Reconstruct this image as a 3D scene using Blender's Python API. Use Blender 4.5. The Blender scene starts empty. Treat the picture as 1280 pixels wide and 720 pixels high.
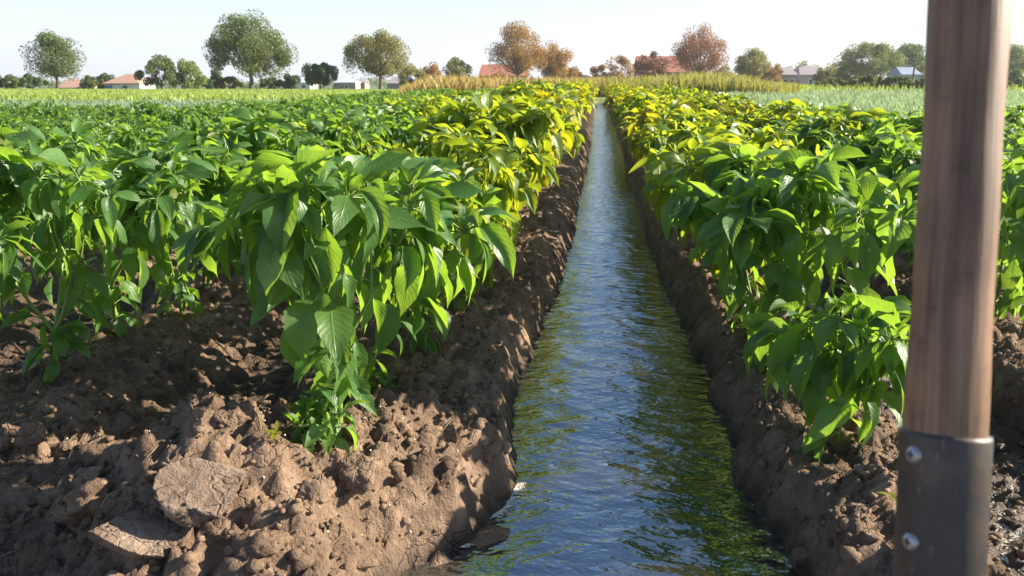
import bpy, bmesh, math, random
import numpy as np

R = math.radians
scene = bpy.context.scene
COL = scene.collection

# ------------------------------------------------------------------ camera
H = 0.75                       # eye height above the top of the beds
WATER_Z = -0.15
PITCH = math.atan(0.26)
YAW = math.atan(0.11 * math.cos(PITCH))
FPX = 1000.0                   # focal length in photo pixels (1280 wide)
cp, sp, ca, sa = math.cos(PITCH), math.sin(PITCH), math.cos(YAW), math.sin(YAW)
FWD = np.array([-sa * cp, ca * cp, -sp])
RGT = np.array([ca, sa, 0.0])
UPV = np.array([-sa * sp, ca * sp, cp])
CAM = np.array([0.0, 0.0, H])

cd = bpy.data.cameras.new('camera')
cd.sensor_width = 36.0
cd.lens = 36.0 * FPX / 1280.0
cd.clip_start = 0.02
cd.clip_end = 3000.0
cd.dof.use_dof = True
cd.dof.focus_distance = 2.1
cd.dof.aperture_fstop = 13.0
cam = bpy.data.objects.new('camera', cd)
COL.objects.link(cam)
cam.location = CAM
cam.rotation_euler = (R(90) - PITCH, 0, YAW)
scene.camera = cam


def ray(px, py):
    return FWD + RGT * ((px - 640) / FPX) + UPV * ((360 - py) / FPX)


def ground_at(px, py, z=0.0):
    d = ray(px, py)
    return CAM + d * ((z - H) / d[2])


def far_at(px, depth, z=0.0):
    """ground point seen in photo column px at this distance along the view"""
    d = ray(px, 100)
    d = d / (d @ FWD)
    p = CAM + d * depth
    return np.array([p[0], p[1], z - .012 * min(max(p[1] - 60, 0), 90)])


def height_at(py, depth):
    return H + depth * (100 - py) / FPX * 1.03


# ------------------------------------------------------------------ noise
_rng = np.random.default_rng(7)
_PERM = _rng.permutation(256).astype(np.int64)
_PERM = np.concatenate([_PERM, _PERM])
_G = _rng.normal(size=(256, 2))
_G /= np.linalg.norm(_G, axis=1, keepdims=True)


def perlin(x, y):
    xi = np.floor(x).astype(np.int64); yi = np.floor(y).astype(np.int64)
    xf = x - xi; yf = y - yi
    u = xf * xf * xf * (xf * (xf * 6 - 15) + 10); v = yf * yf * yf * (yf * (yf * 6 - 15) + 10)

    def g(ix, iy, fx, fy):
        h = _PERM[(_PERM[ix & 255] + iy) & 255]
        gg = _G[h]
        return gg[..., 0] * fx + gg[..., 1] * fy
    a = g(xi, yi, xf, yf); b = g(xi + 1, yi, xf - 1, yf)
    c = g(xi, yi + 1, xf, yf - 1); d = g(xi + 1, yi + 1, xf - 1, yf - 1)
    return (a + u * (b - a)) + v * ((c + u * (d - c)) - (a + u * (b - a)))


def fbm(x, y, s, o=4, gain=.5, billow=False):
    t = 0; amp = 1.0; f = 1.0 / s
    for k in range(o):
        n = perlin(x * f + 17.3 * k, y * f - 9.1 * k)
        t = t + amp * (np.abs(n) * 2 - .5 if billow else n)
        amp *= gain; f *= 2.03
    return t


def sstep(a, b, x):
    t = np.clip((x - a) / (b - a), 0, 1)
    return t * t * (3 - 2 * t)


# ------------------------------------------------------------------ mesh helpers
def mesh_np(name, v, f, mat, uv=None, smooth=True, parent=None, mat_idx=None):
    v = np.asarray(v, dtype=np.float32).reshape(-1, 3); f = np.asarray(f, dtype=np.int32)
    k = f.shape[1]
    me = bpy.data.meshes.new(name)
    me.vertices.add(len(v)); me.vertices.foreach_set('co', v.ravel())
    me.loops.add(f.size); me.loops.foreach_set('vertex_index', f.ravel())
    me.polygons.add(len(f))
    me.polygons.foreach_set('loop_start', np.arange(0, f.size, k, dtype=np.int32))
    me.polygons.foreach_set('loop_total', np.full(len(f), k, dtype=np.int32))
    if smooth:
        me.polygons.foreach_set('use_smooth', np.ones(len(f), dtype=bool))
    mats = mat if isinstance(mat, (list, tuple)) else [mat]
    for m in mats:
        me.materials.append(m)
    if mat_idx is not None:
        me.polygons.foreach_set('material_index', np.asarray(mat_idx, dtype=np.int32))
    if uv is not None:
        l = me.uv_layers.new(name='UVMap')
        l.data.foreach_set('uv', np.asarray(uv, dtype=np.float32)[f.ravel()].ravel())
    me.update(calc_edges=True)
    me.validate(verbose=False)
    return link(name, me, parent)


def link(name, me, parent=None):
    o = bpy.data.objects.new(name, me)
    COL.objects.link(o)
    if parent is not None:
        o.parent = parent
    return o


def tag(o, label=None, cat=None, group=None, kind=None):
    if label: o['label'] = label
    if cat: o['category'] = cat
    if group: o['group'] = group
    if kind: o['kind'] = kind
    return o


def empty(name, loc, rz=0.0, label=None, cat=None, group=None):
    o = bpy.data.objects.new(name, None)
    o.empty_display_size = 0.1
    COL.objects.link(o)
    o.location = loc; o.rotation_euler = (0, 0, rz)
    return tag(o, label, cat, group)


class MB:
    """collects quads (and quad-wrapped triangles)"""
    def __init__(s): s.v = []; s.f = []; s.n = 0

    def add(s, v, f):
        v = np.asarray(v, float).reshape(-1, 3)
        s.v.append(v); s.f.append(np.asarray(f, int) + s.n); s.n += len(v)

    def tube(s, pts, rad, seg=6, caps=False):
        pts = np.asarray(pts, float); rad = np.broadcast_to(np.asarray(rad, float), (len(pts),))
        d = np.gradient(pts, axis=0); d /= np.linalg.norm(d, axis=1, keepdims=True) + 1e-9
        ref = np.array([0, 0, 1.0]) if abs(d[0][2]) < .9 else np.array([1.0, 0, 0])
        a = np.cross(d, ref); a /= np.linalg.norm(a, axis=1, keepdims=True) + 1e-9
        b = np.cross(d, a)
        th = np.linspace(0, 2 * math.pi, seg, endpoint=False)
        v = pts[:, None] + rad[:, None, None] * (np.cos(th)[None, :, None] * a[:, None] + np.sin(th)[None, :, None] * b[:, None])
        n = len(pts); i = np.arange(n - 1)[:, None]; j = np.arange(seg)[None]
        f = np.stack([i * seg + j, i * seg + (j + 1) % seg, (i + 1) * seg + (j + 1) % seg, (i + 1) * seg + j], -1).reshape(-1, 4)
        s.add(v, f)
        if caps:
            for r, c in ((0, pts[0]), (n - 1, pts[-1])):
                vv = np.vstack([v[r], c[None]])
                s.add(vv, [[k, (k + 1) % seg, seg, seg] for k in range(seg)])

    def box(s, lo, hi):
        x0, y0, z0 = lo; x1, y1, z1 = hi
        s.add([[x0, y0, z0], [x1, y0, z0], [x1, y1, z0], [x0, y1, z0], [x0, y0, z1], [x1, y0, z1], [x1, y1, z1], [x0, y1, z1]],
              [[0, 3, 2, 1], [4, 5, 6, 7], [0, 1, 5, 4], [1, 2, 6, 5], [2, 3, 7, 6], [3, 0, 4, 7]])

    def build(s, name, mat, parent=None, smooth=True):
        v = np.vstack(s.v); f = np.vstack(s.f)
        me = bpy.data.meshes.new(name)
        faces = [list(dict.fromkeys(q)) for q in f.tolist()]
        me.from_pydata(v.tolist(), [], [q for q in faces if len(q) > 2])
        if smooth:
            me.polygons.foreach_set('use_smooth', np.ones(len(me.polygons), dtype=bool))
        me.materials.append(mat); me.update()
        return link(name, me, parent)


# ------------------------------------------------------------------ materials
def new_mat(name):
    m = bpy.data.materials.new(name); m.use_nodes = True
    nt = m.node_tree
    for n in list(nt.nodes): nt.nodes.remove(n)
    out = nt.nodes.new('ShaderNodeOutputMaterial')
    return m, nt, nt.nodes, nt.links, out


def ramp(nt, src, stops):
    r = nt.nodes.new('ShaderNodeValToRGB')
    e = r.color_ramp.elements
    while len(e) < len(stops): e.new(.5)
    for k, (p, c) in enumerate(stops):
        e[k].position = p; e[k].color = (*c, 1) if len(c) == 3 else c
    nt.links.new(src, r.inputs[0])
    return r.outputs[0]


def noise(nt, vec, scale, detail=4, rough=.55):
    n = nt.nodes.new('ShaderNodeTexNoise')
    n.inputs['Scale'].default_value = scale; n.inputs['Detail'].default_value = detail
    n.inputs['Roughness'].default_value = rough
    if vec is not None: nt.links.new(vec, n.inputs['Vector'])
    return n.outputs['Fac']


def math_node(nt, op, a, b=None, c=None, clamp=False):
    n = nt.nodes.new('ShaderNodeMath'); n.operation = op; n.use_clamp = clamp
    for k, x in enumerate((a, b, c)):
        if x is None: continue
        if isinstance(x, (int, float)): n.inputs[k].default_value = x
        else: nt.links.new(x, n.inputs[k])
    return n.outputs[0]


def mix_col(nt, fac, a, b, mode='MIX'):
    n = nt.nodes.new('ShaderNodeMix'); n.data_type = 'RGBA'; n.blend_type = mode
    for k, x in ((0, fac), (6, a), (7, b)):
        if isinstance(x, (int, float)): n.inputs[k].default_value = x
        elif isinstance(x, tuple): n.inputs[k].default_value = (*x, 1)
        else: nt.links.new(x, n.inputs[k])
    return n.outputs[2]


def bump(nt, hgt, dist, strength=1.0, normal=None):
    b = nt.nodes.new('ShaderNodeBump'); b.inputs['Distance'].default_value = dist; b.inputs['Strength'].default_value = strength
    nt.links.new(hgt, b.inputs['Height'])
    if normal is not None: nt.links.new(normal, b.inputs['Normal'])
    return b.outputs[0]


def simple_mat(name, c1, c2, scale=8.0, rough=.8, bump_d=0.0, metallic=0.0, spec=.5):
    m, nt, N, L, out = new_mat(name)
    tc = N.new('ShaderNodeTexCoord').outputs['Object']
    f = noise(nt, tc, scale, 6)
    col = ramp(nt, f, [(.3, c1), (.7, c2)])
    p = N.new('ShaderNodeBsdfPrincipled')
    L.new(col, p.inputs['Base Color']); p.inputs['Roughness'].default_value = rough
    p.inputs['Metallic'].default_value = metallic; p.inputs['Specular IOR Level'].default_value = spec
    if bump_d: L.new(bump(nt, f, bump_d), p.inputs['Normal'])
    L.new(p.outputs[0], out.inputs[0])
    return m


def leaf_mat(name, dark, light, trans, veins=True, rough=.42, tmix=.44, spec=.5):
    m, nt, N, L, out = new_mat(name)
    geo = N.new('ShaderNodeNewGeometry')
    oi = N.new('ShaderNodeObjectInfo')
    rnd = math_node(nt, 'FRACT', math_node(nt, 'ADD', geo.outputs['Random Per Island'], oi.outputs['Random']))
    col = ramp(nt, rnd, [(0, dark), (1, light)])
    tcol = mix_col(nt, rnd, tuple(c * .72 for c in trans), trans)
    uv = N.new('ShaderNodeTexCoord').outputs['UV']
    normal = None
    if veins:
        s = N.new('ShaderNodeSeparateXYZ'); L.new(uv, s.inputs[0])
        t = math_node(nt, 'ABSOLUTE', math_node(nt, 'SUBTRACT', s.outputs[0], .5))
        ph = math_node(nt, 'SUBTRACT', math_node(nt, 'MULTIPLY', s.outputs[1], 9.0), math_node(nt, 'MULTIPLY', t, 5.0))
        side = math_node(nt, 'ABSOLUTE', math_node(nt, 'SINE', math_node(nt, 'MULTIPLY', ph, math.pi)))
        sidev = math_node(nt, 'SUBTRACT', 1.0, math_node(nt, 'MULTIPLY', side, 5.0), clamp=True)
        mid = math_node(nt, 'SUBTRACT', 1.0, math_node(nt, 'MULTIPLY', t, 26.0), clamp=True)
        vein = math_node(nt, 'MAXIMUM', mid, math_node(nt, 'MULTIPLY', sidev, .45))
        col = mix_col(nt, math_node(nt, 'MULTIPLY', vein, .2), col, tuple(min(1, c * 2.1) for c in light))
        blot = noise(nt, N.new('ShaderNodeTexCoord').outputs['Object'], 60, 3)
        col = mix_col(nt, math_node(nt, 'MULTIPLY', blot, .35), col, dark)
        # thicker veins and blotches let less light through; a few leaves are going yellow; dust and mud specks
        tcol = mix_col(nt, math_node(nt, 'MULTIPLY', math_node(nt, 'MAXIMUM', mid, math_node(nt, 'MULTIPLY', sidev, .5)), .32), tcol, tuple(c * .45 for c in trans))
        blot2 = noise(nt, N.new('ShaderNodeTexCoord').outputs['Object'], 24, 4, .6)
        tcol = mix_col(nt, ramp(nt, blot2, [(.38, (0, 0, 0)), (.66, (.32, .32, .32))]), tcol, tuple(c * .4 for c in trans))
        col = mix_col(nt, ramp(nt, blot2, [(.45, (0, 0, 0)), (.7, (.4, .4, .4))]), col, tuple(min(1, c * 1.5 + .02) for c in light))
        sick = math_node(nt, 'GREATER_THAN', math_node(nt, 'FRACT', math_node(nt, 'MULTIPLY', rnd, 17.3)), .982)
        col = mix_col(nt, math_node(nt, 'MULTIPLY', sick, .6), col, (.17, .17, .03))
        spk = noise(nt, N.new('ShaderNodeTexCoord').outputs['Object'], 210, 3, .6)
        col = mix_col(nt, ramp(nt, spk, [(.66, (0, 0, 0)), (.74, (.6, .6, .6))]), col, (.22, .16, .10))
        hgt = math_node(nt, 'ADD', math_node(nt, 'MULTIPLY', side, .38), math_node(nt, 'SUBTRACT', math_node(nt, 'MULTIPLY', blot, 1.1), mid))
        normal = bump(nt, hgt, .0011, .7)
    p = N.new('ShaderNodeBsdfPrincipled')
    L.new(col, p.inputs['Base Color']); p.inputs['Roughness'].default_value = rough
    p.inputs['Specular IOR Level'].default_value = spec
    tr = N.new('ShaderNodeBsdfTranslucent'); L.new(tcol, tr.inputs[0])
    if normal is not None:
        L.new(normal, p.inputs['Normal']); L.new(normal, tr.inputs['Normal'])
    mx = N.new('ShaderNodeMixShader'); mx.inputs[0].default_value = tmix
    L.new(p.outputs[0], mx.inputs[1]); L.new(tr.outputs[0], mx.inputs[2])
    L.new(mx.outputs[0], out.inputs[0])
    return m


def soil_mat(name, dry=(.285, .19, .125), dark=(.095, .06, .038), damp_line=True, field=False):
    m, nt, N, L, out = new_mat(name)
    geo = N.new('ShaderNodeNewGeometry'); pos = geo.outputs['Position']
    n1 = noise(nt, pos, 5, 6); n2 = noise(nt, pos, 38, 6, .65); n3 = noise(nt, pos, 170, 4, .7)
    f = math_node(nt, 'ADD', math_node(nt, 'MULTIPLY', n1, .55), math_node(nt, 'MULTIPLY', n2, .45))
    col = ramp(nt, f, [(.36, dark), (.5, tuple((a + b) / 2 for a, b in zip(dry, dark))), (.64, dry)])
    rough = .92
    crust = ramp(nt, noise(nt, pos, 11, 5, .65), [(.52, (0, 0, 0)), (.64, (.55, .55, .55))])
    col = mix_col(nt, crust, col, tuple(min(1, c * 1.25 + .02) for c in dry))
    vo = N.new('ShaderNodeTexVoronoi'); vo.feature = 'DISTANCE_TO_EDGE'; vo.inputs['Scale'].default_value = 17
    wv = N.new('ShaderNodeVectorMath'); wv.operation = 'ADD'; L.new(pos, wv.inputs[0])
    nz = N.new('ShaderNodeTexNoise'); nz.inputs['Scale'].default_value = 22; L.new(pos, nz.inputs['Vector'])
    sc_ = N.new('ShaderNodeVectorMath'); sc_.operation = 'SCALE'; sc_.inputs['Scale'].default_value = .06
    L.new(nz.outputs['Color'], sc_.inputs[0]); L.new(sc_.outputs[0], wv.inputs[1]); L.new(wv.outputs[0], vo.inputs['Vector'])
    crack = math_node(nt, 'SUBTRACT', 1.0, math_node(nt, 'MULTIPLY', vo.outputs['Distance'], 22.0), clamp=True)
    crack = math_node(nt, 'MULTIPLY', crack, ramp(nt, noise(nt, pos, 4.5, 2), [(.46, (0, 0, 0)), (.56, (1, 1, 1))]))
    sx = N.new('ShaderNodeSeparateXYZ'); L.new(pos, sx.inputs[0])
    if damp_line:      # the soil that the water keeps wet is darker
        z = math_node(nt, 'ADD', sx.outputs[2], math_node(nt, 'MULTIPLY', n1, .07))
        wet = math_node(nt, 'SUBTRACT', 1.0, math_node(nt, 'MULTIPLY', math_node(nt, 'ADD', z, .105), 18.0), clamp=True)
        col = mix_col(nt, math_node(nt, 'MULTIPLY', wet, .85), col, (.045, .028, .018))
    if field:          # meadow and the pale crop beyond the pepper field
        nn = noise(nt, pos, .35, 5)
        meadow = ramp(nt, nn, [(.35, (.13, .19, .035)), (.65, (.19, .23, .055))])
        pale = ramp(nt, noise(nt, pos, 3.0, 4), [(.35, (.19, .19, .10)), (.65, (.13, .19, .11))])
        lx = math_node(nt, 'MULTIPLY', sx.outputs[0], .3)
        # field edge: 30 m out along the furrow, nearer to both sides
        absx = math_node(nt, 'ABSOLUTE', sx.outputs[0])
        rside = math_node(nt, 'GREATER_THAN', sx.outputs[0], 1.0)
        edge_l = math_node(nt, 'MAXIMUM', math_node(nt, 'SUBTRACT', 71.2, math_node(nt, 'MULTIPLY', absx, 9.0)), 12.5)
        edge_l = math_node(nt, 'MINIMUM', edge_l, 31.0)
        edge_r = math_node(nt, 'MAXIMUM', math_node(nt, 'SUBTRACT', 39.4, math_node(nt, 'MULTIPLY', absx, 14.0)), 8.8)
        edge_r = math_node(nt, 'MINIMUM', edge_r, 31.0)
        e = math_node(nt, 'ADD', math_node(nt, 'MULTIPLY', rside, edge_r), math_node(nt, 'MULTIPLY', math_node(nt, 'SUBTRACT', 1.0, rside), edge_l))
        outk = math_node(nt, 'MULTIPLY', math_node(nt, 'SUBTRACT', sx.outputs[1], e), 1.0, clamp=True)
        far_m = math_node(nt, 'MULTIPLY', math_node(nt, 'SUBTRACT', sx.outputs[1], 26.0), .25, clamp=True)
        far_r = math_node(nt, 'MULTIPLY', math_node(nt, 'SUBTRACT', sx.outputs[1], 45.0), .1, clamp=True)
        mk = math_node(nt, 'ADD', math_node(nt, 'MULTIPLY', rside, far_r), math_node(nt, 'MULTIPLY', math_node(nt, 'SUBTRACT', 1.0, rside), far_m))
        fieldc = mix_col(nt, mk, pale, meadow)
        col = mix_col(nt, outk, col, fieldc)
    h = math_node(nt, 'ADD', math_node(nt, 'MULTIPLY', n2, .018), math_node(nt, 'MULTIPLY', n3, .007))
    h = math_node(nt, 'SUBTRACT', h, math_node(nt, 'MULTIPLY', crack, .006))
    p = N.new('ShaderNodeBsdfPrincipled')
    L.new(col, p.inputs['Base Color']); p.inputs['Roughness'].default_value = rough
    if damp_line:
        L.new(math_node(nt, 'SUBTRACT', .93, math_node(nt, 'MULTIPLY', wet, .6)), p.inputs['Roughness'])
    p.inputs['Specular IOR Level'].default_value = .3
    L.new(bump(nt, h, 1.0, 1.0), p.inputs['Normal'])
    L.new(p.outputs[0], out.inputs[0])
    return m


M_SOIL = soil_mat('field_soil', field=True)
M_CLOD = soil_mat('clod_soil', dry=(.30, .20, .13), dark=(.11, .068, .043), damp_line=False)
M_SLAB = soil_mat('slab_soil', dry=(.31, .225, .165), dark=(.13, .085, .058), damp_line=False)
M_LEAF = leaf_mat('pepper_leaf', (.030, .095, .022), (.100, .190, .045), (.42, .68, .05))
M_LEAFY = leaf_mat('pepper_leaf_yellow_glow_tint', (.115, .150, .010), (.21, .225, .018), (.80, .76, .025))  # warm orange glow painted into the leaf colour as yellow
M_LEAFM = leaf_mat('pepper_leaf_light_glow_tint', (.060, .125, .013), (.145, .21, .024), (.62, .74, .03))  # half step of the same glow painted into the leaves
M_STEM = simple_mat('pepper_stem', (.11, .19, .03), (.20, .28, .06), 30, .5)


def water_mat():
    m, nt, N, L, out = new_mat('irrigation_water')
    pos = N.new('ShaderNodeNewGeometry').outputs['Position']
    hs = []
    for sx_, rot, sc_, amp_, det in ((.34, .24, 27, .0062, 2), (.40, -.34, 44, .0046, 2), (.5, .05, 9, .0080, 1), (.55, .45, 100, .0013, 2)):
        rt = N.new('ShaderNodeVectorRotate'); rt.rotation_type = 'Z_AXIS'; rt.inputs['Angle'].default_value = rot
        L.new(pos, rt.inputs['Vector'])
        mp = N.new('ShaderNodeMapping'); mp.inputs['Scale'].default_value = (sx_, 1.0, 1.0)
        L.new(rt.outputs[0], mp.inputs['Vector'])
        hs.append(math_node(nt, 'MULTIPLY', noise(nt, mp.outputs[0], sc_, det, .5), amp_))
    h = hs[0]
    for q in hs[1:]: h = math_node(nt, 'ADD', h, q)
    sy = N.new('ShaderNodeSeparateXYZ'); L.new(pos, sy.inputs[0])       # the water runs calmer farther down the furrow
    calm = N.new('ShaderNodeMapRange'); L.new(sy.outputs[1], calm.inputs[0])
    calm.inputs[1].default_value = 1.8; calm.inputs[2].default_value = 8.0; calm.inputs[3].default_value = 1.0; calm.inputs[4].default_value = .6
    h = math_node(nt, 'MULTIPLY', h, calm.outputs[0])
    nrm = bump(nt, h, 1.0, 1.0)
    lw = N.new('ShaderNodeFresnel'); lw.inputs['IOR'].default_value = 3.7
    L.new(nrm, lw.inputs['Normal'])
    gl = N.new('ShaderNodeBsdfGlossy'); gl.inputs['Roughness'].default_value = .025; gl.inputs['Color'].default_value = (.86, .95, 1, 1)
    L.new(nrm, gl.inputs['Normal'])
    di = N.new('ShaderNodeBsdfDiffuse'); di.inputs[0].default_value = (.028, .024, .019, 1)
    tr = N.new('ShaderNodeBsdfTransparent'); tr.inputs[0].default_value = (.55, .42, .28, 1)
    m1 = N.new('ShaderNodeMixShader'); m1.inputs[0].default_value = .2
    L.new(di.outputs[0], m1.inputs[1]); L.new(tr.outputs[0], m1.inputs[2])
    m2 = N.new('ShaderNodeMixShader'); L.new(lw.outputs[0], m2.inputs[0])
    L.new(m1.outputs[0], m2.inputs[1]); L.new(gl.outputs[0], m2.inputs[2])
    L.new(m2.outputs[0], out.inputs[0])
    return m


M_WATER = water_mat()


def wood_mat():
    m, nt, N, L, out = new_mat('worn_wood')
    tc = N.new('ShaderNodeTexCoord').outputs['Object']
    mp = N.new('ShaderNodeMapping'); mp.inputs['Scale'].default_value = (1, 1, .05); L.new(tc, mp.inputs[0])
    g = noise(nt, mp.outputs[0], 190, 6, .6)
    b = noise(nt, tc, 9, 5, .6)
    sp_ = noise(nt, tc, 70, 4, .7)
    col = ramp(nt, g, [(.3, (.125, .066, .034)), (.7, (.34, .195, .105))])
    stain = ramp(nt, b, [(.36, (.42, .37, .33)), (.62, (1, 1, 1))])
    col = mix_col(nt, .8, col, stain, 'MULTIPLY')
    dirt = ramp(nt, sp_, [(.55, (1, 1, 1)), (.72, (.45, .4, .36))])
    col = mix_col(nt, .7, col, dirt, 'MULTIPLY')
    p = N.new('ShaderNodeBsdfPrincipled'); L.new(col, p.inputs['Base Color']); p.inputs['Roughness'].default_value = .55
    L.new(bump(nt, g, .0006), p.inputs['Normal'])
    L.new(p.outputs[0], out.inputs[0])
    return m


M_WOOD = wood_mat()
def steel_mat():
    m, nt, N, L, out = new_mat('dark_steel')
    tc = N.new('ShaderNodeTexCoord').outputs['Object']
    n1 = noise(nt, tc, 26, 6, .65); n2 = noise(nt, tc, 160, 4, .7)
    mp = N.new('ShaderNodeMapping'); mp.inputs['Scale'].default_value = (1, 1, .12); L.new(tc, mp.inputs[0])
    scr = noise(nt, mp.outputs[0], 420, 2, .6)
    col = ramp(nt, n1, [(.32, (.026, .024, .024)), (.5, (.050, .043, .039)), (.68, (.080, .060, .047))])
    mud = ramp(nt, math_node(nt, 'ADD', math_node(nt, 'MULTIPLY', n1, .5), math_node(nt, 'MULTIPLY', n2, .5)), [(.57, (0, 0, 0)), (.66, (.4, .4, .4))])
    col = mix_col(nt, mud, col, (.11, .085, .064))
    col = mix_col(nt, ramp(nt, scr, [(.66, (0, 0, 0)), (.72, (.5, .5, .5))]), col, (.22, .20, .185))
    p = N.new('ShaderNodeBsdfPrincipled'); L.new(col, p.inputs['Base Color'])
    p.inputs['Metallic'].default_value = .35; p.inputs['Roughness'].default_value = .5
    L.new(bump(nt, n2, .0003), p.inputs['Normal'])
    L.new(p.outputs[0], out.inputs[0])
    return m


M_STEEL = steel_mat()
M_SCREW = simple_mat('screw_steel', (.30, .29, .27), (.5, .48, .45), 300, .4, 0, .7)
M_FOAM = simple_mat('foam', (.48, .42, .34), (.72, .68, .61), 90, .8)
M_STRAWBIT = simple_mat('straw', (.16, .11, .06), (.38, .29, .17), 40, .8)
M_BARK = simple_mat('bark', (.07, .05, .035), (.15, .11, .08), 6, .9, .02)

# ------------------------------------------------------------------ terrain
FX = .05                                               # the furrow's centre line
L_PX = [(500, 719), (600, 672), (652, 600), (640, 560), (645, 480), (675, 420), (702, 350), (716, 300), (724, 250), (739, 180), (743, 135)]
R_PX = [(1010, 719), (935, 640), (908, 590), (905, 520), (885, 470), (850, 400), (822, 330), (800, 270), (785, 220), (775, 180), (758, 135)]
LE = np.array([ground_at(x, y, WATER_Z)[:2] for x, y in L_PX]); RE = np.array([ground_at(x, y, WATER_Z)[:2] for x, y in R_PX])
LE = LE[np.argsort(LE[:, 1])]; RE = RE[np.argsort(RE[:, 1])]


def shore_l(y): return np.interp(y, LE[:, 1], LE[:, 0]) + fbm(y * 1.0, y * 0 + 3.3, .22, 3) * .042 * sstep(0, 3, y) + fbm(y, y * 0 + 8.1, .06, 2) * .010
def shore_r(y): return np.interp(y, RE[:, 1], RE[:, 0]) + fbm(y * 1.0, y * 0 + 41.7, .22, 3) * .038 + fbm(y, y * 0 + 58.1, .06, 2) * .010


L_ROWS = [-.56 - .86 * k for k in range(0, 16)]
R_ROWS = [.505, 1.35] + [2.15 + .82 * k for k in range(0, 9)]
DRY = [(L_ROWS[k] + L_ROWS[k + 1]) / 2 for k in range(0, 15)] + [(R_ROWS[k] + R_ROWS[k + 1]) / 2 for k in range(1, 10)]
RFX = .92                                              # second wet furrow, right


def row_end(x):
    if x > .6: return max(30.0 - 14.0 * (x - .6), 8.3)
    return max(30.0 - 9.0 * max(abs(x) - 4.5, 0), 12.0)


def bank(u):          # u: distance outward from the water's edge
    up = WATER_Z + .165 * (1 - np.exp(-np.maximum(u, 0) / .05))
    dn = WATER_Z - .12 * (1 - np.exp(np.minimum(u, 0) / .07))
    return np.where(u > 0, up, dn)


def terrain(x, y, detail=True):
    d = np.hypot(x, y)
    z = np.zeros_like(x)
    inside = 1 - sstep(30, 33, y)
    for c in DRY:
        w = .20
        z = z - .13 * np.exp(-((x - c) / w) ** 2) * inside
    # right wet furrow
    u2 = np.abs(x - (RFX + .02 * np.sin(y * 1.3))) - (.17 + .02 * perlin(y * 3.0, y * 0 + .5))
    b2 = bank(u2)
    z = np.where(u2 < .35, np.minimum(z, b2), z)
    # the front: the dry furrow between the two left beds is dammed with clods
    z = z + .16 * np.exp(-((x + .78) / .34) ** 2 - ((y - 1.33) / .24) ** 2)
    z = z + .05 * np.exp(-((x + .42) / .13) ** 2 - ((y - 1.66) / .13) ** 2)
    z = z + .06 * np.exp(-((x + 1.15) / .2) ** 2 - ((y - 1.6) / .16) ** 2)
    z = z - .07 * np.exp(-((x + .72) / .16) ** 2 - ((y - 1.9) / .2) ** 2)
    z = z - .04 * np.exp(-((x + .55) / .10) ** 2 - ((y - 1.42) / .07) ** 2)
    z = z - .05 * sstep(-.2, .3, x - .62) * np.exp(-((y - 1.2) / .45) ** 2)
    amp = 1 - .8 * sstep(25, 40, d)
    z = z + amp * (.045 * fbm(x, y, .55, 3) + .026 * fbm(x + 5, y, .16, 3))
    u = np.where(x < FX, shore_l(y) - x, x - shore_r(y))
    u = u + .012 * fbm(x, y, .10, 3)
    bk = bank(u)
    fade = 1 - sstep(30.5, 32, y)
    k = np.clip(u / .22, 0, 1)
    k = k * k * (3 - 2 * k)
    zz = np.where(u < 0, bk, bk * (1 - k) + np.maximum(z, WATER_Z + .02) * k)
    z = z * (1 - fade) + zz * fade
    z = z - .012 * np.clip(y - 60, 0, 90)
    if detail:
        above = sstep(-.17, -.10, z)
        near = 1 - sstep(4, 9, d)
        r1 = fbm(x, y, .075, 4, .55, True); r2 = fbm(x + 3, y + 2, .03, 4, .6)
        z = z + above * near * (.034 * (r1 - .1) + .014 * r2)
        front = np.exp(-((y - 1.35) / .42) ** 2) * (np.abs(x) < 3)
        z = z + above * front * .045 * (np.clip(fbm(x + 9, y, .10, 3, .5, True), -.2, 1.2))
    return z


def axis(lo, hi, a, b, step, grow):
    mid = list(np.arange(a, b, step))
    r = [b]; s = step
    while r[-1] < hi: s *= grow; r.append(r[-1] + s)
    l = [a]; s = step
    while l[-1] > lo: s *= grow; l.append(l[-1] - s)
    return np.array(sorted(l[1:] + mid + r))


gx = axis(-420, 420, -1.7, 1.35, .0095, 1.045)
gy = axis(-6, 520, .95, 3.2, .0095, 1.03)
X, Y = np.meshgrid(gx, gy)
Z = terrain(X, Y)
nx, ny = len(gx), len(gy)
ii, jj = np.meshgrid(np.arange(ny - 1), np.arange(nx - 1), indexing='ij')
quads = np.stack([ii * nx + jj, ii * nx + jj + 1, (ii + 1) * nx + jj + 1, (ii + 1) * nx + jj], -1).reshape(-1, 4)
g = mesh_np('ground', np.stack([X, Y, Z], -1), quads, M_SOIL)
tag(g, kind='structure')


def tz(x, y): return float(terrain(np.array([float(x)]), np.array([float(y)]), True)[0])


# water sheets
def water_sheet(name, cx, hw, y0, y1, amp):
    xs = np.arange(cx - hw, cx + hw + 1e-6, .012)
    ys = axis(y0, y1, 1.0, 4.5, .012, 1.03)
    ys = ys[(ys >= y0) & (ys <= y1)]
    X, Y = np.meshgrid(xs, ys)
    # ripples: short crests lying across and slantwise to the flow
    z = .5 * fbm(X * .8 + .35 * Y, Y, .085, 3, .5) + .35 * fbm(X * .7 - .5 * Y + 4, Y * 1.2, .05, 2) + .6 * fbm(X, Y * 1.3, .26, 2)
    Z = WATER_Z + amp * z * (1 - .5 * sstep(1.8, 8, Y))
    nx, ny = len(xs), len(ys)
    ii, jj = np.meshgrid(np.arange(ny - 1), np.arange(nx - 1), indexing='ij')
    q = np.stack([ii * nx + jj, ii * nx + jj + 1, (ii + 1) * nx + jj + 1, (ii + 1) * nx + jj], -1).reshape(-1, 4)
    o = mesh_np(name, np.stack([X, Y, Z], -1), q, M_WATER)
    return tag(o, kind='structure')


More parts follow.
